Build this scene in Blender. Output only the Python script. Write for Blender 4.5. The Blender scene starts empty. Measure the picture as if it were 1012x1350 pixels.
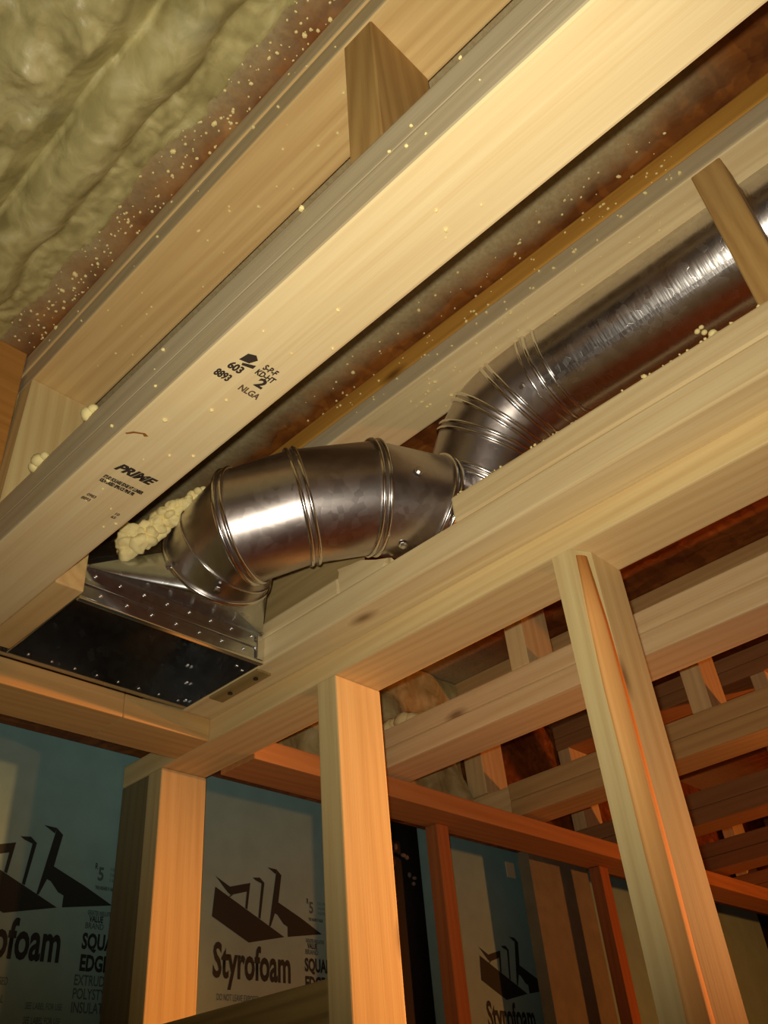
import bpy, bmesh, math, random
from mathutils import Vector, Matrix, noise
random.seed(7)
S = bpy.context.scene
COL = S.collection
Z0 = 1.5                                   # height of the camera above the slab

def W(a, b, z):
    """a = along the joists, b = across them, z = height above the camera -> world"""
    return Vector((b, a, z + Z0))

# ---------------------------------------------------------------- camera
cd = bpy.data.cameras.new('camera')
cam = bpy.data.objects.new('camera', cd)
COL.objects.link(cam)
cd.sensor_fit = 'VERTICAL'; cd.sensor_height = 36.0
cd.lens = 36.0 * 1163.94 / 1350.0
cd.clip_start = 0.01
R = Matrix(((0.69532151, -0.3863119, -0.60604547),
            (-0.71442453, -0.46335361, -0.52431005),
            (-0.07826614, 0.7975378, -0.59817043)))
cam.matrix_world = Matrix.Translation((0, 0, Z0)) @ R.to_4x4()
S.camera = cam

# ---------------------------------------------------------------- world, lights, exposure
S.view_settings.view_transform = 'Standard'
S.view_settings.look = 'None'
S.view_settings.gamma = 1.0
S.view_settings.use_curve_mapping = False
S.view_settings.exposure = 0.0
w = bpy.data.worlds.new('world'); S.world = w; w.use_nodes = True
w.node_tree.nodes['Background'].inputs[0].default_value = (0.010, 0.008, 0.006, 1)
w.node_tree.nodes['Background'].inputs[1].default_value = 1.0

def lamp(name, loc, power, color, radius, kind='POINT'):
    l = bpy.data.lights.new(name, kind); l.energy = power; l.color = color
    l.shadow_soft_size = radius
    o = bpy.data.objects.new(name, l); o.location = loc; COL.objects.link(o)
    return o
# the phone's flash, right beside the lens
flash = lamp('phone_flash', Vector((0, 0, Z0)) + R @ Vector((-0.010, 0.016, 0.0)), 30.0, (1.0, 0.91, 0.74), 0.006, 'SPOT')
flash.data.spot_size = math.radians(98); flash.data.spot_blend = 1.0      # a flash LED throws a soft-edged cone
flash.rotation_euler = (R @ Vector((0.05, 0.19, -1))).to_track_quat('-Z', 'Y').to_euler()
# incandescent bulb in the dark part of the basement, and a clamp work light trained on the partition studs
bulb_light = lamp('bulb_light', W(-0.10, 2.45, 0.25), 26.0, (1.0, 0.27, 0.05), 0.035)
work_light = lamp('work_light', W(-0.05, 2.75, 0.50), 330.0, (1.0, 0.39, 0.11), 0.03, 'SPOT')
work_light.data.spot_size = math.radians(29); work_light.data.spot_blend = 1.0
work_light.rotation_euler = (W(0.83, 0.83, 0.24) - W(-0.05, 2.75, 0.50)).to_track_quat('-Z', 'Y').to_euler()

# ---------------------------------------------------------------- node helpers
def srgb(r, g, b):
    f = lambda c: (c / 255 / 12.92) if c / 255 <= 0.04045 else ((c / 255 + 0.055) / 1.055) ** 2.4
    return (f(r), f(g), f(b), 1)

class NT:
    def __init__(s, name):
        s.m = bpy.data.materials.new(name); s.m.use_nodes = True
        s.t = s.m.node_tree; s.b = s.t.nodes['Principled BSDF']
    def n(s, typ, **kw):
        nd = s.t.nodes.new(typ)
        for k, v in kw.items():
            if k.startswith('i_'):
                key = k[2:]
                nd.inputs[int(key) if key.isdigit() else key.replace('_', ' ')].default_value = v
            else: setattr(nd, k, v)
        return nd
    def l(s, a, b): s.t.links.new(a, b)
    def ramp(s, fac, stops):
        r = s.n('ShaderNodeValToRGB'); e = r.color_ramp.elements
        while len(e) < len(stops): e.new(0.5)
        for x, (p, c) in zip(e, stops): x.position = p; x.color = c
        s.l(fac, r.inputs[0]); return r.outputs[0]
    def mix(s, fac, a, b, mode='MIX'):
        m = s.n('ShaderNodeMix', data_type='RGBA', blend_type=mode)
        for v, i in ((fac, 0), (a, 6), (b, 7)):
            if hasattr(v, 'is_output'): s.l(v, m.inputs[i])
            else: m.inputs[i].default_value = v
        return m.outputs[2]
    def math(s, op, a, b=0.0, clamp=False):
        m = s.n('ShaderNodeMath', operation=op, use_clamp=clamp)
        for v, i in ((a, 0), (b, 1)):
            if hasattr(v, 'is_output'): s.l(v, m.inputs[i])
            else: m.inputs[i].default_value = v
        return m.outputs[0]
    def bump(s, h, strength, dist):
        b = s.n('ShaderNodeBump'); b.inputs['Strength'].default_value = strength
        b.inputs['Distance'].default_value = dist
        s.l(h, b.inputs['Height']); s.l(b.outputs[0], s.b.inputs['Normal'])

AX = {'a': 1, 'b': 0, 'z': 2}
def wood(name, light, dark, axis='a', knot=0.5, rough=0.62, stain=None, fig=0.20):
    k = NT(name)
    tc = k.n('ShaderNodeTexCoord'); oi = k.n('ShaderNodeObjectInfo')
    off = k.n('ShaderNodeVectorMath', operation='SCALE'); off.inputs[0].default_value = (7.3, 5.1, 3.7)
    k.l(oi.outputs['Random'], off.inputs['Scale'])
    add = k.n('ShaderNodeVectorMath', operation='ADD')
    k.l(tc.outputs['Object'], add.inputs[0]); k.l(off.outputs[0], add.inputs[1])
    def scaled(across, along):
        mp = k.n('ShaderNodeMapping'); v = [across] * 3; v[AX[axis]] = along
        mp.inputs['Scale'].default_value = v; k.l(add.outputs[0], mp.inputs[0]); return mp.outputs[0]
    n1 = k.n('ShaderNodeTexNoise', i_Scale=1.0, i_Detail=4.0, i_Roughness=0.55); k.l(scaled(75, 2.2), n1.inputs['Vector'])
    n2 = k.n('ShaderNodeTexNoise', i_Scale=1.0, i_Detail=3.0); k.l(scaled(330, 6), n2.inputs['Vector'])
    wv = k.n('ShaderNodeTexWave', wave_type='BANDS', bands_direction='DIAGONAL', i_Scale=1.0, i_Distortion=9.0, i_Detail=3.0)
    wv.inputs['Detail Scale'].default_value = 0.7
    k.l(scaled(30, 1.3), wv.inputs['Vector'])
    f = k.math('ADD', k.math('MULTIPLY', n1.outputs[0], 0.62), k.math('MULTIPLY', n2.outputs[0], 0.38))
    f = k.math('ADD', k.math('MULTIPLY', f, 1 - fig), k.math('MULTIPLY', wv.outputs[0], fig * 0.9))
    mid = [(x + y) / 2 for x, y in zip(light, dark)]
    col = k.ramp(f, [(0.30, light), (0.52, [0.75 * x + 0.25 * y for x, y in zip(light, dark)]), (0.70, mid), (0.95, dark)])
    big = k.n('ShaderNodeTexNoise', i_Scale=1.0, i_Detail=2.0); k.l(scaled(14, 2.0), big.inputs['Vector'])
    col = k.mix(k.ramp(big.outputs[0], [(0.45, (0, 0, 0, 1)), (0.75, (0.42, 0.42, 0.42, 1))]), col,
                stain or [x * 0.78 + y * 0.10 for x, y in zip(light, dark)])
    # sparse knots
    vo = k.n('ShaderNodeTexVoronoi', i_Scale=1.0); vo.inputs['Randomness'].default_value = 1.0
    k.l(scaled(11, 4.5), vo.inputs['Vector'])
    sep = k.n('ShaderNodeSeparateColor'); k.l(vo.outputs['Color'], sep.inputs[0])
    on = k.math('GREATER_THAN', sep.outputs[0], 1 - knot * 0.5)
    kr = k.ramp(vo.outputs['Distance'], [(0.03, (1, 1, 1, 1)), (0.085, (0.45, 0.45, 0.45, 1)), (0.14, (0, 0, 0, 1))])
    kf = k.math('MULTIPLY', k.math('MULTIPLY', kr, on), 0.75)
    col = k.mix(kf, col, [dark[0] * 0.30, dark[1] * 0.22, dark[2] * 0.18, 1])
    k.l(col, k.b.inputs['Base Color'])
    k.b.inputs['Roughness'].default_value = rough
    k.b.inputs['Specular IOR Level'].default_value = 0.25
    k.bump(k.math('ADD', k.math('MULTIPLY', f, 0.6), n2.outputs[0]), 0.16, 0.0012)
    return k.m

PINE = wood('pine_cream', srgb(236, 216, 166), srgb(196, 158, 98))
PINE_UNDER = wood('pine_pale_underside', srgb(230, 212, 164), srgb(200, 166, 108), fig=0.12)
EDGE = wood('weathered_edge', srgb(204, 190, 156), srgb(158, 142, 108), knot=0.2, stain=srgb(190, 164, 112))
PINE_TOP = wood('pine_honey', srgb(222, 192, 132), srgb(180, 138, 78), fig=0.25)
PINE2 = wood('pine_plate', srgb(232, 208, 150), srgb(194, 152, 90))
PINE_V = wood('pine_stud', srgb(222, 202, 146), srgb(182, 148, 92), axis='z', knot=0.35)
PINE_V2 = wood('pine_web', srgb(196, 158, 96), srgb(142, 100, 48), axis='z', knot=0.3, fig=0.30)
PINE_B = wood('pine_cross', srgb(214, 180, 118), srgb(168, 122, 66), axis='b')
AMBER = wood('amber_stained_ply', srgb(200, 150, 66), srgb(150, 98, 30), knot=0.3)
TREATED = wood('treated_green_board', srgb(160, 138, 86), srgb(92, 74, 40), fig=0.35)
PINE_R_DIM = wood('pine_reddish_plate_dimmed', srgb(190, 140, 86), srgb(146, 94, 48), axis='b')  # weak lamp light painted in: plate wood made darker and redder
HONEY_DIM = wood('pine_honey_dimmed', srgb(202, 174, 116), srgb(158, 120, 66))  # pine darkened: dimness of the second far truss put into its colour
RUST_DIM = wood('pine_rusty_dimmed', srgb(172, 132, 84), srgb(130, 88, 46))  # reddish pine darkened further, so the farthest trusses' dimness is in the colour
PALE_PANEL = wood('pale_panel', srgb(196, 172, 118), srgb(150, 124, 76), knot=0.1)
TREATED_V = wood('dull_stud', srgb(140, 128, 92), srgb(98, 84, 56), axis='z', knot=0.1)
WANE = wood('wane_edge', srgb(250, 190, 116), srgb(222, 144, 70), axis='z', knot=0.0)
RED_V_DIM = wood('red_stud_dimmed', srgb(168, 112, 66), srgb(120, 66, 34), axis='z', knot=0.1)  # stud wood darkened to stand for the weaker lamp light here
BLOCKING = wood('orange_blocking', srgb(196, 140, 70), srgb(146, 92, 34), axis='b', knot=0.2)

def osb(name, dust_fn=None):
    k = NT(name)
    g = k.n('ShaderNodeNewGeometry')
    wn = k.n('ShaderNodeTexNoise', i_Scale=34.0, i_Detail=4.0); k.l(g.outputs['Position'], wn.inputs['Vector'])
    wa = k.n('ShaderNodeVectorMath', operation='MULTIPLY_ADD'); k.l(wn.outputs['Color'], wa.inputs[0])
    wa.inputs[1].default_value = (0.034, 0.034, 0.034); k.l(g.outputs['Position'], wa.inputs[2]); warp = wa.outputs[0]
    def strands(sx, sy, rot):
        mp = k.n('ShaderNodeMapping'); mp.inputs['Scale'].default_value = (sx, sy, sx); mp.inputs['Rotation'].default_value = (0, 0, rot)
        k.l(warp, mp.inputs[0])
        v = k.n('ShaderNodeTexVoronoi', i_Scale=1.0, feature='SMOOTH_F1'); v.inputs['Smoothness'].default_value = 0.35; k.l(mp.outputs[0], v.inputs['Vector'])
        s = k.n('ShaderNodeSeparateColor'); k.l(v.outputs['Color'], s.inputs[0]); return s.outputs[0]
    s1 = strands(70, 11, 0.5); s2 = strands(60, 9, -0.6); s3 = strands(13, 65, 0.15)
    nz = k.n('ShaderNodeTexNoise', i_Scale=5.0, i_Detail=4.0); k.l(g.outputs['Position'], nz.inputs['Vector'])
    f = k.math('ADD', k.math('MULTIPLY', k.math('ADD', k.math('ADD', s1, s2), s3), 0.22), k.math('MULTIPLY', nz.outputs[0], 0.4))
    col = k.ramp(f, [(0.25, srgb(88, 46, 14)), (0.5, srgb(118, 68, 24)), (0.72, srgb(144, 88, 34)), (0.9, srgb(180, 122, 60))])
    if dust_fn:
        fac, dcol = dust_fn(k, g); col = k.mix(fac, col, dcol)
    k.l(col, k.b.inputs['Base Color']); k.b.inputs['Roughness'].default_value = 0.6
    k.b.inputs['Specular IOR Level'].default_value = 0.3
    k.bump(f, 0.4, 0.002)
    return k.m

def ceiling_dust(k, g):
    """spray-foam overspray left on the subfloor: a fuzzy strip on either side of the second joist bay"""
    sx = k.n('ShaderNodeSeparateXYZ'); k.l(g.outputs['Position'], sx.inputs[0])
    fine = k.n('ShaderNodeTexNoise', i_Scale=160.0, i_Detail=4.0, i_Roughness=0.7); k.l(g.outputs['Position'], fine.inputs['Vector'])
    mid = k.n('ShaderNodeTexNoise', i_Scale=14.0, i_Detail=3.0); k.l(g.outputs['Position'], mid.inputs['Vector'])
    def band(lo, hi, noise_amp):
        x = k.math('ADD', sx.outputs[0], k.math('MULTIPLY', k.math('SUBTRACT', mid.outputs[0], 0.5), noise_amp))
        return k.math('DIVIDE', k.math('SUBTRACT', hi, x), hi - lo, True)
    left = band(0.262, 0.332, 0.07)
    inner = k.math('MULTIPLY', band(0.655, 0.70, 0.05), k.math('GREATER_THAN', sx.outputs[0], 0.36))
    reach = k.math('DIVIDE', k.math('SUBTRACT', sx.outputs[1], 0.0), 0.10, True)
    inner = k.math('MULTIPLY', inner, reach)
    far = k.math('DIVIDE', k.math('SUBTRACT', sx.outputs[1], 0.98), 0.2, True)
    tot = k.math('MAXIMUM', k.math('MAXIMUM', left, inner), far)
    sp = k.math('MULTIPLY', tot, k.math('ADD', 0.35, k.math('MULTIPLY', fine.outputs[0], 1.2)))
    sp = k.math('MULTIPLY', sp, 0.9, True)
    return sp, srgb(176, 164, 124)
OSB_CEIL = osb('osb_subfloor', ceiling_dust)
OSB = osb('osb_panel')

def plain(name, col, rough=0.7, metal=0.0, nscale=None, namp=0.15, bump=0.0, bdist=0.002):
    k = NT(name)
    k.b.inputs['Roughness'].default_value = rough; k.b.inputs['Metallic'].default_value = metal
    if nscale:
        tc = k.n('ShaderNodeTexCoord'); nz = k.n('ShaderNodeTexNoise', i_Scale=nscale, i_Detail=5.0)
        k.l(tc.outputs['Object'], nz.inputs['Vector'])
        lo = [c * (1 - namp) for c in col[:3]] + [1]; hi = [min(1, c * (1 + namp)) for c in col[:3]] + [1]
        k.l(k.ramp(nz.outputs[0], [(0.3, lo), (0.7, hi)]), k.b.inputs['Base Color'])
        if bump: k.bump(nz.outputs[0], bump, bdist)
    else: k.b.inputs['Base Color'].default_value = col
    return k.m

def galvanised(name, col, rough, spangle=True, streak=0.0):
    k = NT(name)
    tc = k.n('ShaderNodeTexCoord')
    v = k.n('ShaderNodeTexVoronoi', i_Scale=95.0); k.l(tc.outputs['Object'], v.inputs['Vector'])
    s = k.n('ShaderNodeSeparateColor'); k.l(v.outputs['Color'], s.inputs[0])
    nz = k.n('ShaderNodeTexNoise', i_Scale=14.0, i_Detail=6.0); k.l(tc.outputs['Object'], nz.inputs['Vector'])
    k.b.inputs['Metallic'].default_value = 1.0
    f = k.math('ADD', k.math('MULTIPLY', s.outputs[0], 0.35), k.math('MULTIPLY', nz.outputs[0], 0.65))
    k.l(k.ramp(f, [(0.25, [c * 0.86 for c in col[:3]] + [1]), (0.75, col)]), k.b.inputs['Base Color'])
    k.l(k.math('ADD', rough - 0.05, k.math('MULTIPLY', f, 0.12)), k.b.inputs['Roughness'])
    if streak:                              # rolling marks running round the tube
        mp = k.n('ShaderNodeMapping'); mp.inputs['Scale'].default_value = (22, 260, 22)
        k.l(tc.outputs['Object'], mp.inputs[0])
        n2 = k.n('ShaderNodeTexNoise', i_Scale=1.0, i_Detail=3.0); k.l(mp.outputs[0], n2.inputs['Vector'])
        f = k.math('ADD', k.math('MULTIPLY', f, 0.5), n2.outputs[0])
    if spangle: k.bump(f, 0.10 + streak, 0.0012)
    return k.m
STEEL = galvanised('galvanised_steel', (0.56, 0.51, 0.49, 1), 0.32)
STEEL_PIPE = galvanised('galvanised_pipe', (0.64, 0.62, 0.60, 1), 0.25, streak=0.10)
STEEL_BRIGHT = plain('bright_bead', (0.80, 0.79, 0.77, 1), 0.2, 1.0)
STEEL_BOOT = galvanised('boot_steel', (0.60, 0.62, 0.62, 1), 0.24)
SCREW = plain('zinc_screw', (0.75, 0.74, 0.72, 1), 0.25, 1.0)
BLACK_SCREW = plain('black_screw', srgb(40, 30, 22), 0.5)
INK = plain('stamp_ink', srgb(52, 40, 30), 0.8)
INK_FAINT = plain('faint_stamp_ink', srgb(98, 76, 52), 0.8)
PRINT = plain('board_print', srgb(26, 40, 40), 0.7)
PRINT2 = plain('board_print_pale', srgb(72, 100, 100), 0.7)
XPS = plain('blue_foam_board', srgb(134, 178, 178), 0.55, nscale=24, namp=0.07, bump=0.08)
GREYB = plain('grey_green_panel', srgb(120, 122, 100), 0.8, nscale=30, namp=0.12)
CONC = plain('concrete', srgb(120, 108, 96), 0.9, nscale=9, namp=0.2, bump=0.2)
CONC_FLOOR = plain('slab_concrete_warmed', srgb(188, 152, 118), 0.8, nscale=5, namp=0.15)  # orange lamp glow put into the slab colour for the duct's reflections
TAR = plain('black_coating', srgb(26, 24, 24), 0.6, nscale=18, namp=0.3)
FOAM_BIT = plain('foam_chunk', srgb(236, 220, 156), 0.8, nscale=60, namp=0.1, bump=0.4)
def foam_mat():
    k = NT('spray_foam')
    tc = k.n('ShaderNodeTexCoord')
    n1 = k.n('ShaderNodeTexNoise', i_Scale=26.0, i_Detail=5.0); n1.inputs['Distortion'].default_value = 0.6
    n2 = k.n('ShaderNodeTexNoise', i_Scale=9.0, i_Detail=3.0)
    n3 = k.n('ShaderNodeTexVoronoi', i_Scale=46.0, feature='SMOOTH_F1')
    for n in (n1, n2, n3): k.l(tc.outputs['Object'], n.inputs['Vector'])
    c = k.ramp(n1.outputs[0], [(0.3, srgb(152, 142, 92)), (0.55, srgb(190, 180, 124)), (0.75, srgb(212, 204, 156))])
    c = k.mix(k.ramp(n2.outputs[0], [(0.60, (0, 0, 0, 1)), (0.74, (0.55, 0.55, 0.55, 1))]), c, srgb(150, 150, 124))
    k.l(c, k.b.inputs['Base Color']); k.b.inputs['Roughness'].default_value = 0.42
    k.bump(k.math('ADD', n1.outputs[0], k.math('MULTIPLY', n3.outputs[0], 0.8)), 0.5, 0.006)
    return k.m
FOAM = foam_mat()

# ---------------------------------------------------------------- object helpers
def thing(name, label, cat, loc, group=None):
    o = bpy.data.objects.new(name, None); COL.objects.link(o)
    o.location = loc; o.empty_display_size = 0.05
    o['label'] = label; o['category'] = cat
    if group: o['group'] = group
    return o
def tag(o, label, cat, group=None):
    o['label'] = label; o['category'] = cat
    if group: o['group'] = group
    return o
def obj(name, bm, mats, parent=None, smooth=False, label=None):
    """link bm (world coordinates) as one mesh, its origin at its own centre"""
    me = bpy.data.meshes.new(name)
    lo = Vector((1e9,) * 3); hi = -lo
    for v in bm.verts:
        for i in range(3): lo[i] = min(lo[i], v.co[i]); hi[i] = max(hi[i], v.co[i])
    c = (lo + hi) / 2
    for v in bm.verts: v.co -= c
    bm.to_mesh(me); bm.free()
    if smooth:
        for p in me.polygons: p.use_smooth = True
    for m in (mats if isinstance(mats, (list, tuple)) else [mats]): me.materials.append(m)
    o = bpy.data.objects.new(name, me); COL.objects.link(o)
    if parent is not None:
        o.parent = parent; pw = parent_loc(parent); o.location = c - pw
    else: o.location = c
    if label: o['label'] = label
    return o
def parent_loc(p):
    v = Vector((0, 0, 0))
    while p is not None: v += p.location; p = p.parent
    return v
def struct(o): o['kind'] = 'structure'; return o

def add_box(bm, a0, a1, b0, b1, z0, z1, bev=0.0018, taper=None):
    pts = [W(a, b, z) for z in (z0, z1) for b in (b0, b1) for a in (a0, a1)]
    v = [bm.verts.new(p) for p in pts]
    fs = [bm.faces.new([v[i] for i in q]) for q in ((0, 1, 3, 2), (4, 6, 7, 5), (0, 4, 5, 1), (2, 3, 7, 6), (0, 2, 6, 4), (1, 5, 7, 3))]
    bmesh.ops.recalc_face_normals(bm, faces=fs)
    if bev:
        es = list({e for f in fs for e in f.edges})
        bmesh.ops.bevel(bm, geom=es, offset=bev, segments=2, profile=0.6, affect='EDGES')
def box(name, ext, mats, parent=None, bev=0.0018, label=None, side=False):
    """side=True: the long edges facing -b and +b take the second material"""
    bm = bmesh.new(); add_box(bm, *ext, bev=bev)
    if side:
        bm.normal_update()
        for f in bm.faces:
            if abs(f.normal.x) > 0.8: f.material_index = 1
    return obj(name, bm, mats, parent, label=label)
def prism(name, poly, ext, axis, mats, parent=None, label=None):
    """poly of 2-D points swept along axis: 'a' -> (b,z), 'b' -> (a,z), 'z' -> (a,b)"""
    bm = bmesh.new(); e0, e1 = ext
    def P(p, e):
        return W(e, p[0], p[1]) if axis == 'a' else W(p[0], e, p[1]) if axis == 'b' else W(p[0], p[1], e)
    A = [bm.verts.new(P(p, e0)) for p in poly]; B = [bm.verts.new(P(p, e1)) for p in poly]
    n = len(poly); bm.faces.new(A); bm.faces.new(B)
    for i in range(n): bm.faces.new((A[i], A[(i + 1) % n], B[(i + 1) % n], B[i]))
    bmesh.ops.recalc_face_normals(bm, faces=bm.faces)
    return obj(name, bm, mats, parent, label=label)
def hexa(bm, pts):
    v = [bm.verts.new(W(*p)) for p in pts]
    fs = [bm.faces.new([v[i] for i in q]) for q in ((0, 1, 2, 3), (4, 5, 6, 7), (0, 1, 5, 4), (1, 2, 6, 5), (2, 3, 7, 6), (3, 0, 4, 7))]
    bmesh.ops.recalc_face_normals(bm, faces=fs)

def lettering(name, s, size, at, right, up, mat, parent=None, sx=1.0, bold=0.0, shear=0.0, align='LEFT', thick=0.0):
    cu = bpy.data.curves.new(name, 'FONT'); cu.body = s; cu.size = size; cu.align_x = align
    cu.offset = bold; cu.shear = shear; cu.resolution_u = 3
    t = bpy.data.objects.new(name + '_tmp', cu); COL.objects.link(t)
    bpy.context.view_layer.update()
    me = bpy.data.meshes.new_from_object(t.evaluated_get(bpy.context.evaluated_depsgraph_get()))
    bpy.data.objects.remove(t); bpy.data.curves.remove(cu)
    bm = bmesh.new(); bm.from_mesh(me); bpy.data.meshes.remove(me)
    r = Vector(right); u = Vector(up); o = W(*at)
    for v in bm.verts: v.co = o + r * (v.co.x * sx) + u * v.co.y
    for f in bm.faces: f.material_index = 0
    return obj(name, bm, mat, parent)
def flat(name, polys, to_world, mat, parent=None):
    bm = bmesh.new()
    for p in polys:
        bm.faces.new([bm.verts.new(to_world(*q)) for q in p])
    return obj(name, bm, mat, parent)

# ---------------------------------------------------------------- the room shell
A_W = 1.33                                  # face of the insulation boards
struct(box('floor', (-3.0, 1.6, -2.2, 4.6, -1.6, -1.5), CONC_FLOOR, bev=0))
struct(box('ceiling', (-3.0, 1.6, -2.2, 4.6, 0.9585, 0.977), OSB_CEIL, bev=0))
struct(box('wall_far', (1.40, 1.6, -2.2, 4.6, -1.5, 0.9585), TAR, bev=0))
struct(box('wall_left', (-3.0, 1.40, -2.3, -2.2, -1.5, 0.9585), CONC, bev=0))
struct(box('wall_right', (-3.0, 1.40, 4.6, 4.7, -1.5, 0.9585), CONC, bev=0))
struct(box('wall_back', (-3.1, -3.0, -2.2, 4.6, -1.5, 0.9585), CONC, bev=0))

# ---------------------------------------------------------------- floor trusses
ZB0, ZB1, ZBM = 0.598, 0.673, 0.6355
ZT0, ZTM, ZT1 = 0.890, 0.924, 0.9583
def chord(name, a0, a1, b0, b1, z0, z1, tr, mats):
    return box(name, (a0, a1, b0, b1, z0, z1 - 0.0006), mats, tr, bev=0.003, side=True)
def web(tr, a0, a1, b0, b1, bt0, bt1, z0, z1, mat):
    bm = bmesh.new()
    hexa(bm, [(a0, b0, z0), (a1, b0, z0), (a1, b1, z0), (a0, b1, z0), (a0, bt0, z1), (a1, bt0, z1), (a1, bt1, z1), (a0, bt1, z1)])
    bmesh.ops.bevel(bm, geom=list(bm.edges), offset=0.0015, segments=1, affect='EDGES')
    return obj('web', bm, mat, tr)

A_END = 1.24
# truss 1, nearest
t1 = thing('floor_truss', 'floor truss nearest the camera with black mill stamps on its pale underside', 'truss', W(0.2, 0.356, ZB0), 'floor trusses')
chord('bottom_chord', -1.6, A_END, 0.312, 0.400, ZB0, ZBM, t1, [PINE_UNDER, EDGE])
chord('bottom_chord', -1.6, A_END, 0.3135, 0.3985, ZBM, ZB1, t1, [PINE_UNDER, EDGE])
chord('top_chord', -1.6, A_END, 0.322, 0.410, ZT0, ZTM, t1, [PINE_TOP, EDGE])
chord('top_chord', -1.6, A_END, 0.320, 0.410, ZTM, ZT1, t1, [PINE_TOP, EDGE])
for a in (0.236, -0.38, -1.0):
    web(t1, a, a + 0.038, 0.316, 0.398, 0.324, 0.408, ZB1, ZT0, PINE_V2)
web(t1, 0.876, 0.914, 0.316, 0.398, 0.322, 0.404, ZB1, ZT0, PINE_V)
eb = box('end_block', (0.876, 1.06, 0.4006, 0.438, ZB0, 0.70), PINE_TOP, t1, label='short block nailed to the end of the chord')

# mill stamps on the underside of truss 1 (read from below, right = +b, up = -a)
zs = ZB0 - 0.0005
RB, UA = (1, 0, 0), (0, -1, 0)
def st(name, s, size, a, b, mat=INK, sx=1.0, bold=0.0, shear=0.0):
    return lettering(name, s, size, (a, b, zs), RB, UA, mat, t1, sx, bold, shear)
st('stamp_word', 'PRIME', 0.0165, 0.650, 0.338, INK, 0.95, 0.0009, 0.35)
for i, tx in enumerate(('STUD SQUARE EDGE HT LUMBER', 'KILN DRIED SPRUCE PINE FIR')):
    st('stamp_line', tx, 0.0072, 0.669 + i * 0.0074, 0.337, INK, 0.43, 0.0005)
for i, tx in enumerate(('0983', '8893')):
    st('stamp_code', tx, 0.0068, 0.706 + i * 0.008, 0.340 - i * 0.002, INK_FAINT, 0.75, 0.0003)
for i, tx in enumerate(('10', '65')):
    st('stamp_code', tx, 0.0064, 0.717 + i * 0.007, 0.380, INK_FAINT, 0.85, 0.0003)
st('stamp_code', '603', 0.0125, 0.462, 0.336, INK, 0.80, 0.0006)
st('stamp_code', '8893', 0.0125, 0.477, 0.332, INK, 0.66, 0.0006)
st('stamp_grade', 'S-P-F', 0.0098, 0.443, 0.362, INK, 0.72, 0.0004)
st('stamp_grade', 'KD-HT', 0.0098, 0.452, 0.360, INK, 0.70, 0.0004)
st('stamp_grade', '2', 0.0165, 0.464, 0.369, INK, 1.1, 0.0007)
st('stamp_grade', 'NLGA', 0.0105, 0.478, 0.361, INK_FAINT, 0.80, 0.0004)
flat('stamp_emblem', [[(0.448, 0.339), (0.446, 0.349), (0.438, 0.353), (0.434, 0.348), (0.437, 0.341)],
                      [(0.452, 0.345), (0.449, 0.356), (0.444, 0.356), (0.449, 0.344)]],
     lambda a, b: W(a, b, zs), INK, t1)
# a resin pocket
flat('resin_streak', [[(0.597, 0.317), (0.590, 0.322), (0.585, 0.332), (0.587, 0.337), (0.590, 0.334), (0.588, 0.331), (0.592, 0.324), (0.598, 0.319)]],
     lambda a, b: W(a, b, zs), plain('resin', srgb(150, 96, 44), 0.5), t1)

# truss 2: carried by the partition, its upper bottom ply and one web cut away for the duct
t2 = thing('floor_truss', 'floor truss sitting on the stud partition, cut open where the metal duct passes through', 'truss', W(0.2, 0.777, ZB0), 'floor trusses')
chord('bottom_chord', -1.6, A_END, 0.733, 0.822, ZB0, 0.641, t2, [PINE, PINE])
chord('bottom_chord', -1.6, 0.520, 0.7325, 0.822, 0.641, 0.680, t2, [PINE, PINE])
chord('bottom_chord', 0.733, A_END, 0.735, 0.822, 0.641, 0.668, t2, [PINE, PINE])
chord('top_chord', -1.6, A_END, 0.713, 0.800, ZT0, ZTM, t2, [PINE, EDGE])
chord('top_chord', -1.6, A_END, 0.712, 0.800, ZTM, ZT1, t2, [AMBER, AMBER])
for a in (0.067, -0.55, -1.15):
    web(t2, a, a + 0.036, 0.736, 0.768, 0.714, 0.748, 0.680, ZT0 + 0.0, PINE_V2)
# stub of the sawn-off web, torn top
bm = bmesh.new()
hexa(bm, [(0.650, 0.736, 0.641), (0.732, 0.736, 0.641), (0.732, 0.772, 0.641), (0.650, 0.772, 0.641),
          (0.640, 0.736, 0.655), (0.732, 0.736, 0.686), (0.732, 0.772, 0.680), (0.640, 0.772, 0.652)])
bmesh.ops.subdivide_edges(bm, edges=list(bm.edges), cuts=3, use_grid_fill=True)
for v in bm.verts:
    if v.co.z > Z0 + 0.650: v.co += Vector((0, random.uniform(-.004, .004), random.uniform(-.005, .003)))
obj('sawn_web_stub', bm, PINE, t2, label='torn stub of the web that was cut off')
box('end_panel', (0.745, A_END, 0.796, 0.807, 0.668, ZT0), PALE_PANEL, t2, bev=0)

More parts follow.
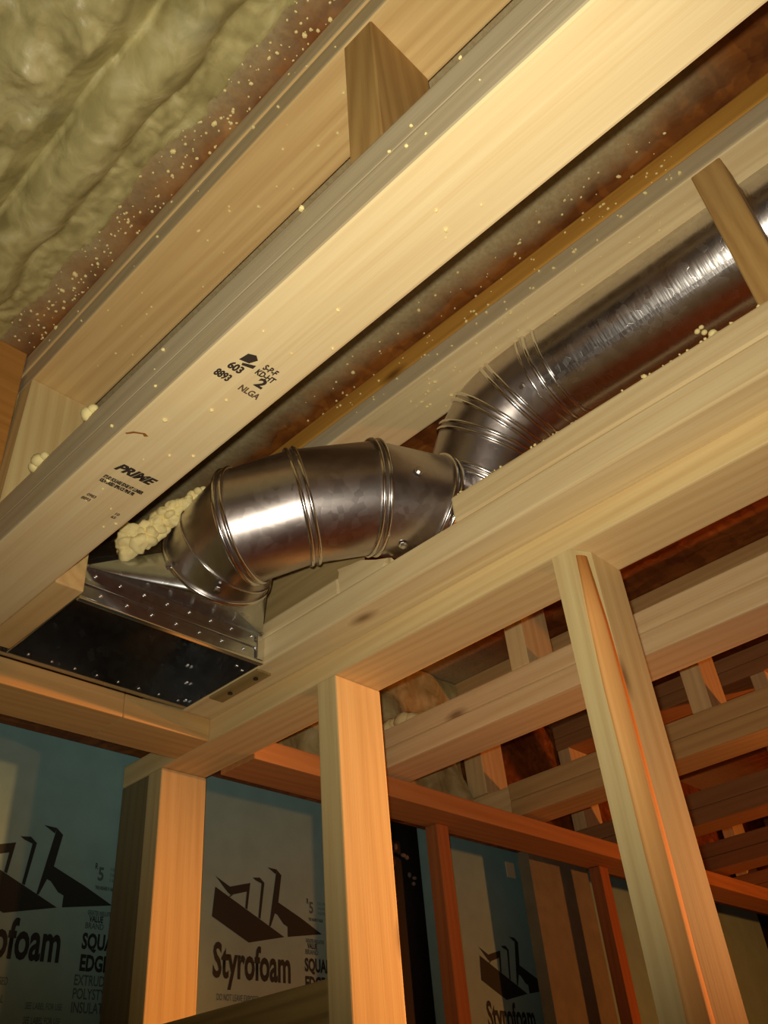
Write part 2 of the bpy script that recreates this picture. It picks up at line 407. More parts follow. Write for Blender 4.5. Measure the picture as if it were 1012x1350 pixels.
def far_truss(b, label, webs, ext, lit=None, mats=(PINE, PINE)):
    t = thing('floor_truss', label, 'truss', W(0.2, b + 0.046, ZB0), 'floor trusses')
    chord('bottom_chord', ext[0], ext[1], b, b + 0.092, ZB0, ZBM, t, mats)
    chord('bottom_chord', ext[0], ext[1], b + 0.001, b + 0.092, ZBM, ZB1, t, mats)
    chord('top_chord', ext[0], A_END, b - 0.004, b + 0.088, ZT0, ZTM, t, mats)
    chord('top_chord', ext[0], A_END, b - 0.004, b + 0.088, ZTM, ZT1, t, mats)
    for a0, a1 in webs:
        web(t, a0, a1, b + 0.002, b + 0.090, b - 0.002, b + 0.086, ZB1, ZT0, PINE_V)
    return t
far_truss(1.175, 'floor truss in the first bay beyond the partition, with foam chunks on its lower chord', [(0.728, 0.766), (0.12, 0.158), (-0.5, -0.462)], (-1.6, A_END))
t4 = far_truss(1.622, 'second floor truss beyond the partition, ending in front of the orange-lit wall plate', [(0.618, 0.660), (1.180, 1.262 - 0.03), (0.02, 0.06), (-0.6, -0.56)], (-1.6, 1.12), mats=(HONEY_DIM, HONEY_DIM))
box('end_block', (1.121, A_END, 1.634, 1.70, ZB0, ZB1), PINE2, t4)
far_truss(2.060, 'third floor truss beyond the partition, its webs lit bright orange', [(0.633, 0.671), (1.20, 1.238), (0.05, 0.09)], (-1.6, A_END), mats=(RUST_DIM, RUST_DIM))
far_truss(2.500, 'fourth floor truss beyond the partition, dim and reddish', [(0.80, 0.838), (1.18, 1.22), (0.2, 0.24)], (-1.6, A_END), mats=(RUST_DIM, RUST_DIM))
far_truss(2.950, 'fifth floor truss beyond the partition, seen as a dark red band', [(0.7, 0.738), (1.18, 1.22)], (-1.6, A_END), mats=(RUST_DIM, RUST_DIM))
far_truss(3.400, 'farthest floor truss, almost lost in the dark at the right edge', [(0.7, 0.738), (1.18, 1.22)], (-1.6, A_END), mats=(RUST_DIM, RUST_DIM))

tag(box('rim_board', (A_END + 0.002, A_END + 0.04, -2.19, 4.59, 0.5985, ZT1), OSB, bev=0), 'rim board of dark strand board closing the joist ends', 'board')
bb = tag(box('blocking_board', (0.905, 0.943, -0.12, 0.318, 0.62, ZT1 - 0.0), BLOCKING), 'orange-brown blocking board at the left edge under the brown subfloor', 'board')

# ---------------------------------------------------------------- wall plates and studs
tag(box('wall_plate', (-1.2, A_W - 0.003, 0.784, 0.873, 0.560, 0.5975), PINE2, bev=0.003), 'long top plate of the stud partition, lying along the joists under the cut truss', 'plate', 'wall top plates')
tag(box('wall_plate', (1.083, 1.172, -1.5, 0.6295, 0.560, 0.5975), PINE_B, bev=0.002), 'top plate along the blue board wall at far left, under the duct boot', 'plate', 'wall top plates')
tag(box('wall_plate', (1.083, 1.172, 0.6302, 0.7835, 0.560, 0.5975), PINE_B, bev=0.002), 'short length of top plate between the boot and the partition corner', 'plate', 'wall top plates')
tag(box('wall_plate', (1.083, 1.172, 0.8735, 3.9, 0.553, 0.5905), PINE_R_DIM, bev=0.002), 'top plate with orange glow running right from the partition along the board wall', 'plate', 'wall top plates')

def stud(label, ext, mat=PINE_V):
    return tag(box('wall_stud', ext, mat, bev=0.002), label, 'stud', 'wall studs')
ZF = -1.462
stud('end stud of the partition at the left corner, glowing orange with a dark knot', (1.210, 1.248, 0.784, 0.873, ZF, 0.5595))
stud('middle stud of the partition, peach-lit face and pale grained edge', (0.797, 0.835, 0.784, 0.873, ZF, 0.5595))
# right stud with a wane (bark edge) along its near corner
rs = thing('wall_stud', 'right stud of the partition with an orange wane strip down one corner', 'stud', W(0.408, 0.828, ZF), 'wall studs')
bm = bmesh.new()
prism('stud_body', [(0.427, 0.784), (0.427, 0.873), (0.389, 0.873), (0.389, 0.809), (0.4025, 0.784)], (ZF, 0.5595), 'z', PINE_V, rs)
N = 24
cv = []
for i in range(N + 1):
    z = 0.552 + (ZF - 0.552) * i / N if i else 0.552
    wob = 0.0022 * noise.noise(Vector((z * 9, 0.3, 0)))
    narrow = 0.55 if i == 0 else 1.0
    k = min(1, 0.5 + 0.55 * (0.552 - z) / 0.12); cx, cy = 0.3957, 0.7965
    p0, p1, pm = [(cx + (x - cx) * k, cy + (y - cy) * k) for x, y in ((0.4020 + wob, 0.7839), (0.3888, 0.8085 + wob), (0.3938, 0.7945))]
    if k < 1: p0, p1, pm = [(x - 0.0003, y - 0.0003) for x, y in (p0, p1, pm)]
    cv.append([bm.verts.new(W(a, b, z)) for a, b in (p0, ((p0[0] + pm[0]) / 2 - 0.0004, (p0[1] + pm[1]) / 2 - 0.0004), pm, ((p1[0] + pm[0]) / 2 - 0.0005, (p1[1] + pm[1]) / 2 - 0.0006), p1, (0.399, 0.800))])
for i in range(N):
    for j in range(6):
        bm.faces.new((cv[i][j], cv[i][(j + 1) % 6], cv[i + 1][(j + 1) % 6], cv[i + 1][j]))
bm.faces.new(cv[0]); bm.faces.new(cv[-1])
bmesh.ops.recalc_face_normals(bm, faces=bm.faces)
obj('wane_strip', bm, WANE, rs, smooth=True, label='rounded orange bark edge')

stud('dull backing stud in the wall corner, left of the glowing end stud', (1.249, 1.3285, 0.786, 0.868, ZF, 0.5595), TREATED_V)
stud('red-orange wall stud beside the black gap in the foam boards', (1.140, 1.171, 1.384, 1.420, ZF, 0.5525), RED_V_DIM)
stud('dark red wall stud right of the grey-green panel', (1.140, 1.171, 1.978, 2.016, ZF, 0.5525), RED_V_DIM)
tag(box('blocking_board', (0.8355, 1.2095, 0.786, 0.826, 0.060, 0.187), TREATED, bev=0.003), 'dark grained blocking board between the end stud and the middle stud', 'board')

# ---------------------------------------------------------------- printed foam insulation boards
R_B, U_Z = (1, 0, 0), (0, 0, 1)
ap = A_W - 0.0006
def foam_board(label, b0, b1):
    t = thing('foam_board', label, 'insulation', W(A_W, (b0 + b1) / 2, -1.5), 'printed foam boards on the far wall')
    box('board', (A_W, A_W + 0.05, b0, b1, -1.5, 0.80), XPS, t, bev=0.002)
    return t
LOGO = [  # the maker's mark as convex pieces, metres from the tip of the tall bar (right, up)
 [(-0.012, 0.003), (0.010, 0.002), (0.008, -0.007), (-0.002, -0.002)],
 [(0.010, 0.002), (0.022, -0.007), (0.008, -0.010)],
 [(0.008, -0.010), (0.022, -0.007), (0.014, -0.056), (-0.004, -0.099), (-0.008, -0.099)],
 [(0.014, -0.056), (0.070, -0.078), (0.036, -0.096), (0.026, -0.092), (0.012, -0.078), (0.0055, -0.0757)],
 [(0.070, -0.078), (0.121, -0.101), (0.036, -0.113), (0.036, -0.096)],
 [(-0.047, -0.020), (-0.030, -0.018), (-0.019, -0.026), (-0.026, -0.028), (-0.040, -0.024)],
 [(-0.026, -0.028), (-0.019, -0.026), (-0.028, -0.089), (-0.033, -0.087)],
 [(-0.130, -0.028), (-0.098, -0.042), (-0.096, -0.056), (-0.103, -0.052)],
 [(-0.098, -0.042), (-0.052, -0.030), (-0.060, -0.046), (-0.096, -0.056)],
 [(-0.060, -0.046), (-0.052, -0.030), (-0.058, -0.076), (-0.063, -0.074)],
 [(-0.096, -0.0562), (-0.090, -0.0546), (-0.097, -0.0595), (-0.100, -0.0585)],
 [(-0.130, -0.046), (0.028, -0.114), (-0.054, -0.130), (-0.135, -0.095)],
]
def print_set(t, tb, tz, lo=None, hi=None):
    """one repeat of the maker's print; tb,tz = tip of the chimney mark"""
    def clip(b): return min(max(b, lo if lo is not None else -9), hi if hi is not None else 9)
    flat('printed_mark', LOGO, lambda x, y: W(ap, clip(tb + x), tz + y), PRINT, t)
    lettering('printed_word', 'Styrofoam', 0.074, (ap, tb - 0.130, tz - 0.187), R_B, U_Z, PRINT, t, 0.56, 0.0020)
    lettering('printed_text', 'SQUARE', 0.030, (ap, tb + 0.076, tz - 0.166), R_B, U_Z, PRINT, t, 0.66, 0.0012)
    lettering('printed_text', 'EDGE IV', 0.030, (ap, tb + 0.076, tz - 0.196), R_B, U_Z, PRINT, t, 0.66, 0.0012)
    for i, s in enumerate(('EXTRUDED', 'POLYSTYRENE', 'INSULATION')):
        lettering('printed_text', s, 0.020, (ap, tb + 0.070, tz - 0.216 - 0.018 * i), R_B, U_Z, PRINT2, t, 0.66, 0.0003)
    lettering('printed_text', 'BRAND', 0.012, (ap, tb + 0.078, tz - 0.138), R_B, U_Z, PRINT2, t, 0.8, 0.0002)
    lettering('printed_text', 'R', 0.013, (ap, tb + 0.084, tz - 0.050), R_B, U_Z, PRINT, t, 0.6, 0.0003)
    lettering('printed_text', '5', 0.028, (ap, tb + 0.090, tz - 0.066), R_B, U_Z, PRINT2, t, 0.8, 0.0008)
    for i in range(3):
        lettering('printed_text', 'R VALUE PER INCH', 0.008, (ap, tb + 0.112, tz - 0.050 - i * 0.0085), R_B, U_Z, PRINT2, t, 0.42)
    lettering('printed_text', 'THE HIGHER R VALUE', 0.0075, (ap, tb + 0.088, tz - 0.080), R_B, U_Z, PRINT, t, 0.5, 0.0002)
    lettering('printed_text', 'GREATER INSULATING', 0.009, (ap, tb + 0.080, tz - 0.118), R_B, U_Z, PRINT2, t, 0.5, 0.0003)
    lettering('printed_text', 'VALUE', 0.013, (ap, tb + 0.084, tz - 0.128), R_B, U_Z, PRINT, t, 0.62, 0.0004)
    for i, s in enumerate(('DO NOT LEAVE EXPOSED', 'COMBUSTIBLE MATERIAL', 'PROTECT FROM FLAME')):
        lettering('printed_text', s, 0.014, (ap, tb - 0.12, tz - 0.222 - 0.022 * i), R_B, U_Z, PRINT2, t, 0.55)
        lettering('printed_text', 'SEE LABEL FOR USE', 0.012, (ap, tb + 0.0, tz - 0.250 - 0.018 * i), R_B, U_Z, PRINT2, t, 0.55)
f1 = foam_board('blue printed foam board at the far left below the duct boot', -1.2, 0.884)
print_set(f1, 0.668, 0.474)
print_set(f1, 0.220, 0.474)
f2 = foam_board('blue printed foam board framed between the end stud and middle stud', 0.886, 1.405)
print_set(f2, 1.118, 0.472)
f3 = foam_board('dark printed foam board between the red-orange stud and the grey-green panel', 1.600, 2.150)
print_set(f3, 1.842, 0.416)
f4 = foam_board('darkest printed foam board behind the dark red stud at lower right', 2.155, 3.30)
print_set(f4, 2.58, 0.416)
tag(box('narrow_panel', (1.230, 1.262, 1.820, 2.070, -1.5, 0.590), GREYB), 'narrow grey-green panel standing between two printed foam boards', 'panel')
pn = bpy.data.objects['narrow_panel']
tp = box('light_patch', (1.3280, 1.3295, 1.862, 1.895, 0.556, 0.592), plain('painted_lamp_light', srgb(236, 214, 176), 0.6), f3, bev=0, label='pale patch of painted lamp light at the top of the board')  # lamp light falling through a gap, modelled as a pale strip
# lumpy mortar at the top of the tarred gap
bm = bmesh.new()
for i in range(16):
    c = W(1.395 - random.uniform(0, .01), random.uniform(1.42, 1.585), random.uniform(0.47, 0.60))
    m = Matrix.Translation(c) @ Matrix.Diagonal((random.uniform(.004, .012), .005, random.uniform(.004, .010), 1))
    bmesh.ops.create_icosphere(bm, subdivisions=1, radius=1, matrix=m)
o = obj('mortar_dabs', bm, CONC, smooth=True); tag(o, 'grey mortar dabs at the top of the black gap', 'mortar'); o['kind'] = 'stuff'

# ---------------------------------------------------------------- ducts
def frame(d, ref=None):
    d = d.normalized(); ref = ref or Vector((0, 0, 1))
    u = (ref - d * ref.dot(d)).normalized(); return u, d.cross(u)
def gore_path(C, r0=None, r1=None):
    """ring planes of an elbow: centres C (world), bisector normals"""
    D = [(C[i + 1] - C[i]).normalized() for i in range(len(C) - 1)]
    Nn = []
    for i in range(len(C)):
        if i == 0: Nn.append(r0 or D[0])
        elif i == len(C) - 1: Nn.append(r1 or D[-1])
        else: Nn.append((D[i - 1] + D[i]).normalized())
    return D, Nn
SEG = 64
def ring_pts(C, d, n, R, u):
    v = d.cross(u); out = []
    for j in range(SEG):
        t = 2 * math.pi * j / SEG
        p = C + (u * math.cos(t) + v * math.sin(t)) * R
        out.append(p + d * ((C - p).dot(n) / d.dot(n)))
    return out
def shell(name, P, Q, mat, parent, label=None, thick=0.0012):
    bm = bmesh.new(); n = len(P)
    A = [bm.verts.new(p) for p in P]; B = [bm.verts.new(p) for p in Q]
    for j in range(n): bm.faces.new((A[j], A[(j + 1) % n], B[(j + 1) % n], B[j]))
    bmesh.ops.recalc_face_normals(bm, faces=bm.faces)
    return obj(name, bm, mat, parent, smooth=True, label=label)
def bead(name, P, C, n, r, mat, parent, lift=0.001):
    bm = bmesh.new(); rows = []
    for p in P:
        o = (p - C).normalized(); c = p + o * lift
        rows.append([bm.verts.new(c + (o * math.cos(k * math.pi / 3) + n * math.sin(k * math.pi / 3)) * r) for k in range(6)])
    m = len(rows)
    for j in range(m):
        for k in range(6):
            bm.faces.new((rows[j][k], rows[(j + 1) % m][k], rows[(j + 1) % m][(k + 1) % 6], rows[j][(k + 1) % 6]))
    bmesh.ops.recalc_face_normals(bm, faces=bm.faces)
    return obj(name, bm, mat, parent, smooth=True)
def screw_at(parent, p, nrm, r=0.0042):
    bm = bmesh.new()
    q = nrm.to_track_quat('Z', 'Y').to_matrix().to_4x4()
    bmesh.ops.create_cone(bm, cap_ends=True, segments=6, radius1=r, radius2=r * 0.85, depth=0.004, matrix=Matrix.Translation(p + nrm * 0.002) @ q)
    bmesh.ops.create_cone(bm, cap_ends=True, segments=10, radius1=r * 1.5, radius2=r * 1.5, depth=0.001, matrix=Matrix.Translation(p + nrm * 0.0005) @ q)
    return obj('screw', bm, SCREW, parent)
def build_elbow(root, C, R, beads, names, mat, normals=None):
    """C ring centres, R ring radii; normals overrides the bisector normal of a ring"""
    D, Nn = gore_path(C)
    for k, v in (normals or {}).items(): Nn[k] = Vector(v).normalized()
    u = None; rings = []
    for i in range(len(C)):
        ref = u if u is not None else Vector((0, 0, 1))
        u = (ref - Nn[i] * ref.dot(Nn[i])).normalized()
        rings.append(ring_pts(C[i], Nn[i], Nn[i], R[i], u))
    for i in range(len(D)): shell(names[i], rings[i], rings[i + 1], mat, root)
    for i, style in beads.items():
        n = Nn[i]
        if style == 'pair':
            for s in (-1, 1): bead('bead', [p + n * 0.0046 * s for p in rings[i]], C[i], n, 0.0032, STEEL_BRIGHT, root)
        elif style == 'thin': bead('seam_ring', rings[i], C[i], n, 0.0012, STEEL_BRIGHT, root)
        else: bead('bead', rings[i], C[i], n, 0.0036, STEEL_BRIGHT, root)
    return D, Nn, rings
RD = 0.077
PC = [W(0.824, 0.598, 0.682), W(0.792, 0.589, 0.686), W(0.745, 0.580, 0.691), W(0.685, 0.628, 0.711), W(0.626, 0.702, 0.728), W(0.590, 0.776, 0.725)]
PN, PD, PB, PA2, PA, PS = W(0.583, 0.832, 0.729), W(0.547, 0.841, 0.770), W(0.513, 0.838, 0.820), W(0.488, 0.838, 0.844), W(0.448, 0.841, 0.869), W(0.388, 0.840, 0.878)
e1 = thing('duct_elbow', 'large galvanised duct elbow bulging between the two near trusses above the boot', 'duct', PC[3] - Vector((0, 0, 0.08)))
nrm0 = Vector((-0.20, -0.91, 0.26)).normalized()
_, N1, rg1 = build_elbow(e1, PC, [RD - .001, RD - .001, RD, RD, RD, RD - .001], {0: 'single', 1: 'thin', 2: 'pair', 3: 'pair', 4: 'pair', 5: 'pair'},
            ['collar', 'gore', 'gore', 'gore', 'gore'], STEEL, {0: nrm0, 1: (0.03, -0.967, 0.267), 2: (0.43, -0.898, 0.068), 5: (0.948, -0.274, -0.12)})
e2 = thing('duct_elbow', 'galvanised elbow tucked behind the cut truss chord, joining the straight pipe', 'duct', PB - Vector((0, 0, 0.09)))
build_elbow(e2, [PC[5], PN, PD, PB, PA2, PA, PS], [RD - .004, RD - .002, RD, RD, RD, RD, RD - .0003], {2: 'pair', 3: 'pair', 4: 'pair', 5: 'pair'},
            ['neck', 'gore', 'gore', 'gore', 'gore', 'collar'], STEEL, {0: (0.948, -0.274, -0.12)})
pp = thing('round_duct', 'long straight galvanised round duct running up to the right beneath the subfloor', 'duct', W(0, 0.84, 0.80))
bm = bmesh.new()
PE = W(-1.5, 0.84, 0.878)
P = ring_pts(PS, (PE - PS).normalized(), (PE - PS).normalized(), RD - .0008, Vector((0, 0, 1)))
Q = ring_pts(PE, (PE - PS).normalized(), (PE - PS).normalized(), RD - .0008, Vector((0, 0, 1)))
shell('pipe', P, Q, STEEL_PIPE, pp)
dP = (PE - PS).normalized()
for dx, r in ((0.0, 0.0032), (-0.012, 0.0020), (0.016, 0.0022)):
    bead('bead', [p + dP * (0.004 + dx) for p in P], PS + dP * (0.004 + dx), dP, r, STEEL_BRIGHT, pp)
th = math.radians(232)
sd = Vector((math.cos(th), 0, math.sin(th)))
bm = bmesh.new()
c0 = PS + sd * (RD + 0.0004); c1 = PE + sd * (RD + 0.0004); tn = Vector((-sd.z, 0, sd.x))
vs = [bm.verts.new(c + tn * s * 0.003 + sd * h) for c in (c0, c1) for s, h in ((-1, -.001), (-1, .001), (1, .001), (1, -.001))]
for q in ((0, 1, 5, 4), (1, 2, 6, 5), (2, 3, 7, 6), (3, 0, 4, 7), (0, 3, 2, 1), (4, 5, 6, 7)): bm.faces.new([vs[i] for i in q])
bmesh.ops.recalc_face_normals(bm, faces=bm.faces)
obj('lock_seam', bm, STEEL_PIPE, pp)
def on_tube(C, d, ang, R=RD):
    u, v = frame(d); o = u * math.cos(ang) + v * math.sin(ang); return C + o * R, o
def face_cam(C, d, R=RD, turn=0.0):
    """point of a tube's surface turned by `turn` from the side nearest the doorway where one stands"""
    v = (Vector((0, 0, Z0)) - C); d = d.normalized(); v = (v - d * v.dot(d)).normalized()
    w_ = d.cross(v); o = v * math.cos(turn) + w_ * math.sin(turn); return C + o * R, o
for C_, D_, t_ in ((PC[4].lerp(PC[5], 0.45), PC[5] - PC[4], 0.75), (PC[4].lerp(PC[5], 0.45), PC[5] - PC[4], -0.62), (PC[1], PC[2] - PC[1], 0.30), (PC[0].lerp(PC[1], .3), PC[1] - PC[0], -0.72)):
    p, o = face_cam(C_, D_, RD + 0.001, t_); screw_at(e1, p, o)
p, o = face_cam(PS.lerp(PE, -0.012), PE - PS, RD, -0.1); screw_at(pp, p, o)

# register boot
boot = thing('register_boot', 'galvanised register boot with open rectangular mouth facing down at the left', 'boot', W(0.98, 0.58, 0.598))
BA0, BA1, BB0, BB1, BZ0, BZ1 = 0.892, 1.072, 0.4395, 0.7315, 0.599, 0.646
def panel(name, quad, mat, parent=boot, t=0.0012, label=None):
    bm = bmesh.new(); P = [W(*q) for q in quad]
    n = (P[1] - P[0]).cross(P[2] - P[0]).normalized() * t
    v = [bm.verts.new(p + n * s) for s in (-.5, .5) for p in P]; k = len(P)
    bm.faces.new(v[:k]); bm.faces.new(v[k:])
    for i in range(k): bm.faces.new((v[i], v[(i + 1) % k], v[k + (i + 1) % k], v[k + i]))
    bmesh.ops.recalc_face_normals(bm, faces=bm.faces)
    return obj(name, bm, mat, parent, label=label)
panel('front_wall', [(BA0, BB0, BZ0), (BA0, BB1, BZ0), (BA0, BB1, BZ1), (BA0, BB0, BZ1)], STEEL_BOOT)
panel('back_wall', [(BA1, BB0, BZ0), (BA1, BB1, BZ0), (BA1, BB1, BZ1 + .10), (BA1, BB0, BZ1 + .10)], STEEL_BOOT)
panel('side_wall', [(BA0, BB0, BZ0), (BA1, BB0, BZ0), (BA1, BB0, BZ1 + .1), (BA0, BB0, BZ1)], STEEL_BOOT)
panel('side_wall', [(BA0, BB1, BZ0), (BA1, BB1, BZ0), (BA1, BB1, BZ1 + .1), (BA0, BB1, BZ1)], STEEL_BOOT)
# folded ribs and lips
box('hem', (BA0 - 0.0035, BA0 - 0.0007, BB0, BB1, 0.620, 0.628), STEEL_BOOT, boot, bev=0.001)
box('hem', (BA0 - 0.004, BA0 + 0.004, BB0, BB1, 0.5965, 0.6005), STEEL_BRIGHT, boot, bev=0.001)
box('hem', (BA0 - 0.004, BA0 + 0.002, BB0, BB1, 0.6445, 0.6490), STEEL_BOOT, boot, bev=0.001)
box('flange', (BA1 + 0.0008, 1.082, 0.20, BB1, 0.5985, 0.6035), STEEL_BOOT, boot, bev=0.001, label='long metal lip lying against the wall plate')
box('flange', (1.0745, 1.0805, 0.20, BB1, 0.6036, 0.640), STEEL_BOOT, boot, bev=0.001)
# square-to-round transition
d0 = nrm0; u0, v0 = frame(d0)
base = [W(BA0, BB0, BZ1), W(BA0, BB1, BZ1), W(BA1, BB1, BZ1 + .1), W(BA1, BB0, BZ1 + .1)]
circ = rg1[0]
def nearest_start(corner, cc): return min(range(SEG), key=lambda j: (cc[j] - corner).length)
cen = PC[0]
ang = lambda p: math.atan2((p - cen).dot(v0), (p - cen).dot(u0))
# compass of the four mid-sides on the collar
idx = {}
for nm, dirv in (('lowleft', Vector((-1, 0, -.75))), ('lowright', Vector((1, 0, -.75))), ('upright', Vector((1, 0, .8))), ('upleft', Vector((-1, 0, .8)))):
    idx[nm] = max(range(SEG), key=lambda j: (circ[j] - cen).normalized().dot(dirv.normalized()))
order = ['lowleft', 'lowright', 'upright', 'upleft']
def arc(i, j):
    fwd = (j - i) % SEG
    if fwd <= SEG // 2: return [circ[(i + k) % SEG] for k in range(fwd + 1)]
    return [circ[(i - k) % SEG] for k in range(((i - j) % SEG) + 1)]
mids = {}
for k in range(4):
    A_, B_ = arc(idx[order[k]], idx[order[(k + 1) % 4]]), None
    mids[k] = A_[len(A_) // 2]
names_t = ['front_gusset', 'right_gusset', 'top_gusset', 'left_gusset']
for k in range(4):
    bm = bmesh.new()
    vs = [bm.verts.new(base[k]), bm.verts.new(base[(k + 1) % 4]), bm.verts.new(mids[k])]
    bm.faces.new(vs); obj(names_t[k], bm, STEEL_BOOT, boot)
for k in range(4):                          # corner k fans over the arc between the mids on either side
    iA = min(range(SEG), key=lambda j: (circ[j] - mids[(k - 1) % 4]).length); iB = min(range(SEG), key=lambda j: (circ[j] - mids[k]).length)
    A_ = arc(iA, iB)
    bm = bmesh.new(); c = bm.verts.new(base[k]); vv = [bm.verts.new(p) for p in A_]
    for q in range(len(vv) - 1): bm.faces.new((c, vv[q], vv[q + 1]))
    obj('corner_gusset', bm, STEEL_BOOT, boot, smooth=True)
# rivets
rv = bmesh.new(); bmesh.ops.create_icosphere(rv, subdivisions=2, radius=0.0026)
rme = bpy.data.meshes.new('rivet'); rv.to_mesh(rme); rv.free(); rme.materials.append(SCREW)
for p_ in rme.polygons: p_.use_smooth = True
def rivet(a, b, z):
    o = bpy.data.objects.new('rivet', rme); COL.objects.link(o); o.parent = boot; o.location = W(a, b, z) - boot.location
for i in range(8): rivet(BA0 - 0.001, BB0 + 0.02 + i * 0.036, 0.637)
for i in range(7): rivet(BA0 - 0.001, BB0 + 0.03 + i * 0.038, 0.612)
for i in range(8): rivet(1.0715, BB0 + 0.03 + i * 0.035, 0.606)
for z in (0.607, 0.62): rivet(0.93 + z - .6, BB1 - 0.001, z)
for z in (0.61, 0.64, 0.67): rivet(BA1 - 0.002, BB1 - 0.004, z)
# bright clip on the near right corner
box('corner_clip', (BA0 - 0.004, BA0 + 0.008, BB1 - 0.013, BB1 + 0.0008, 0.602, 0.640), STEEL_BRIGHT, boot, bev=0.002, label='shiny folded clip at the corner')

# two black screws and a thin shim strip on the truss edge beside the boot
sh = tag(box('shim_strip', (0.905, 1.02, 0.7340, 0.760, 0.5945, 0.5978), TREATED, bev=0.0008), 'thin brown shim strip with two black screws beside the boot mouth', 'shim')
for a in (0.925, 0.985):
    bm = bmesh.new(); bmesh.ops.create_cone(bm, cap_ends=True, segments=10, radius1=0.004, radius2=0.003, depth=0.003, matrix=Matrix.Translation(W(a, 0.747, 0.5935)))
    obj('screw', bm, BLACK_SCREW, sh)

# ---------------------------------------------------------------- spray foam
def lump(name, spots, label, sub=3, amp=0.25, mat=FOAM_BIT, cat='foam', seed=0, group=None):
    bm = bmesh.new()
    for (a, b, z, r) in spots:
        m = Matrix.Translation(W(a, b, z)) @ Matrix.Diagonal((r, r * 1.1, r * 0.9, 1))
        r_ = bmesh.ops.create_icosphere(bm, subdivisions=sub, radius=1, matrix=m)
        for v in r_['verts']:
            c = W(a, b, z); d = v.co - c
            v.co = c + d * (1 + amp * noise.noise(v.co * 70 + Vector((seed, 0, 0))) + amp * .5 * noise.noise(v.co * 160))
    o = obj(name, bm, mat, smooth=True); tag(o, label, cat, group); return o
sp = []
for i in range(70):
    t = (i / 69) ** 1.15
    wd = 0.0145 * (1 - t) + 0.0055
    sp.append((0.856 - 0.084 * t + random.uniform(-.4, .4) * wd, 0.480 + 0.048 * t + random.uniform(-.6, .6) * wd, 0.674 + 0.066 * t + random.uniform(-.7, .7) * wd, random.uniform(.35, .62) * wd + .002))
lump('foam_bead', sp, 'lumpy cream bead of spray foam along the upper left of the boot', 3, 0.55, seed=3)
lump('foam_chunk', [(0.676, 0.3125, 0.676, 0.008), (0.668, 0.3140, 0.678, 0.006)], 'small white foam blob on the near truss chord, right of the end post', 2, seed=5, group='small foam chunks')
lump('foam_chunk', [(0.778, 0.3125, 0.677, 0.009), (0.788, 0.313, 0.674, 0.008), (0.768, 0.314, 0.678, 0.006)], 'larger white foam blob on the near truss chord, below the face of the end post', 2, seed=8, group='small foam chunks')
lump('foam_chunk', [(1.14, 1.205, 0.685, 0.018), (1.155, 1.21, 0.684, 0.016)], 'leftmost white foam chunk on the truss chord just right of the middle stud', 2, seed=11, group='small foam chunks')
lump('foam_chunk', [(1.085, 1.21, 0.688, 0.020), (1.07, 1.21, 0.690, 0.017)], 'middle white foam chunk on that truss chord', 2, seed=12, group='small foam chunks')
lump('foam_chunk', [(1.045, 1.21, 0.688, 0.021), (1.028, 1.212, 0.686, 0.017)], 'rightmost white foam chunk on that truss chord, under the strand board', 2, seed=13, group='small foam chunks')
lump('foam_drip', [(0.152, 0.748, 0.686, 0.0065), (0.157, 0.750, 0.696, 0.0048), (0.165, 0.753, 0.707, 0.0034), (0.172, 0.755, 0.716, 0.0034), (0.166, 0.754, 0.717, 0.0030)], 'pinkish dribble of foam standing on the chord in front of the straight duct', 2, seed=14)

# the thick foam sprayed under the subfloor left of the nearest truss
def foam_h(a, b):
    p = Vector((a * 9, b * 9, 0))
    bulk = 0.055 + 0.020 * noise.noise(p) + 0.012 * noise.noise(p * 2.4) + 0.006 * abs(noise.noise(p * 6))+ 0.003 * noise.noise(p * 14)
    ridge = 0.036 + 0.006 * noise.noise(p * 1.7) + 0.0022 * noise.noise(p * 9)
    e1_ = 0.180 + 0.008 * noise.noise(Vector((a * 11, 3, 0))); e2_ = 0.242 + 0.010 * noise.noise(Vector((a * 13, 9, 0)))
    e3_ = 0.282 + 0.014 * noise.noise(Vector((a * 10, 17, 0))) + 0.005 * noise.noise(Vector((a * 40, 5, 0)))
    if b < e1_:
        t = min(1, (e1_ - b) / 0.03); return bulk * t + 0.012 * (1 - t)
    if b < e2_:
        t = (b - e1_) / (e2_ - e1_); return 0.014 + ridge * math.sin(math.pi * min(1, max(0, t))) ** 0.6 * 0.9
    t = max(0, 1 - (b - e2_) / (e3_ - e2_))
    return 0.013 * t ** 0.8 + (0.004 * noise.noise(p * 10) if t > 0.02 else -0.004)
bm = bmesh.new(); NA, NB = 300, 150
g = []
for i in range(NA + 1):
    a = -0.5 + 1.40 * i / NA; row = []
    for j in range(NB + 1):
        b = -0.35 + 0.655 * (j / NB) ** 0.8
        row.append(bm.verts.new(W(a, b, 0.9583 - foam_h(a, b))))
    g.append(row)
for i in range(NA):
    for j in range(NB): bm.faces.new((g[i][j], g[i][j + 1], g[i + 1][j + 1], g[i + 1][j]))
bmesh.ops.recalc_face_normals(bm, faces=bm.faces)
o = obj('spray_foam', bm, FOAM, smooth=True); tag(o, 'thick greenish cream spray foam covering the subfloor at upper left', 'foam'); o['kind'] = 'stuff'
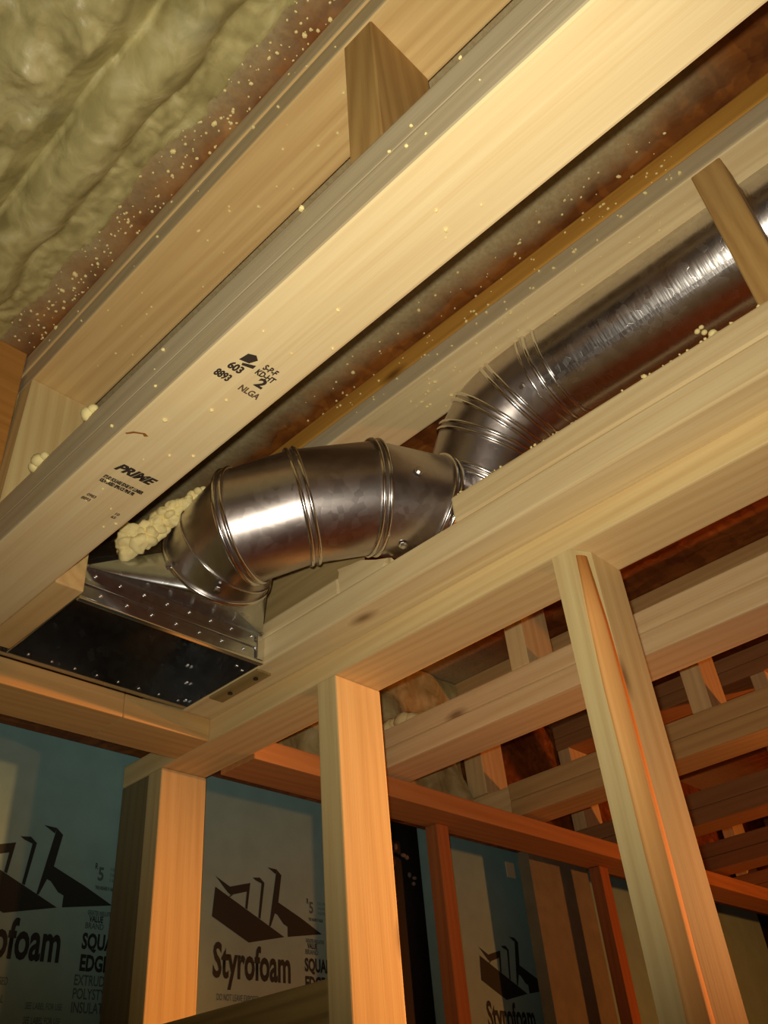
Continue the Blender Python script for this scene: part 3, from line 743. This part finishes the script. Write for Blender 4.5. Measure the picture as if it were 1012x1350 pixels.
# foam on the far rim, between the trusses beyond the partition
for k, (b0, b1, lb) in enumerate(((0.83, 1.17, 'grey spray foam on the rim behind the middle stud'), (1.275, 1.615, 'grey spray foam on the rim under the second truss beyond the partition'))):
    bm = bmesh.new(); g = []
    for i in range(25):
        b = b0 + (b1 - b0) * i / 24; row = []
        for j in range(25):
            z = 0.603 + 0.352 * j / 24
            row.append(bm.verts.new(W(A_END - 0.014 - 0.022 * noise.noise(Vector((b * 14, z * 14, k))) - 0.004 * noise.noise(Vector((b * 50, z * 50, k))), b, z)))
        g.append(row)
    for i in range(24):
        for j in range(24): bm.faces.new((g[i][j], g[i + 1][j], g[i + 1][j + 1], g[i][j + 1]))
    o = obj('spray_foam', bm, FOAM, smooth=True); tag(o, lb, 'foam'); o['kind'] = 'stuff'

# tiny crumbs of foam stuck to joists and subfloor
def crumbs(label, n, fn, rmin=0.0007, rmax=0.0022):
    bm = bmesh.new()
    for i in range(n):
        p = fn(); r = random.uniform(rmin, rmax) * (1.6 if random.random() < .06 else 1)
        m = Matrix.Translation(p) @ Matrix.Rotation(random.uniform(0, 3), 4, 'Z') @ Matrix.Diagonal((r * random.uniform(.7, 1.6), r, r * .8, 1))
        bmesh.ops.create_icosphere(bm, subdivisions=1, radius=1, matrix=m)
    o = obj('foam_crumbs', bm, FOAM_BIT); tag(o, label, 'foam'); o['kind'] = 'stuff'
U = random.uniform
crumbs('foam crumbs flecked over the brown subfloor beside the foam mass', 260, lambda: W(U(.15, .9), min(.318, .30 + random.gauss(0, .014)), .957))
crumbs('foam crumbs stuck to the nearest truss chords', 75, lambda: random.choice((
    lambda: W(U(.1, .75), .3115, U(.60, .672)), lambda: W(U(.1, .85), .3205, U(.892, .956)), lambda: W(U(.1, .8), U(.33, .40), .5975), lambda: W(U(.3, .8), U(.33, .40), .8895)))())
crumbs('foam crumbs on the subfloor strip and second truss top chord', 200, lambda: random.choice((
    lambda: W(U(.1, .75), U(.66, .715), .957), lambda: W(U(.1, .7), .7115, U(.893, .955)), lambda: W(U(.1, .6), U(.715, .79), .8895)))())
crumbs('foam crumbs along the edge of the chord under the straight duct', 40, lambda: W(U(.05, .52), .7325 + U(0, .004), .680), 0.0008, 0.0022)
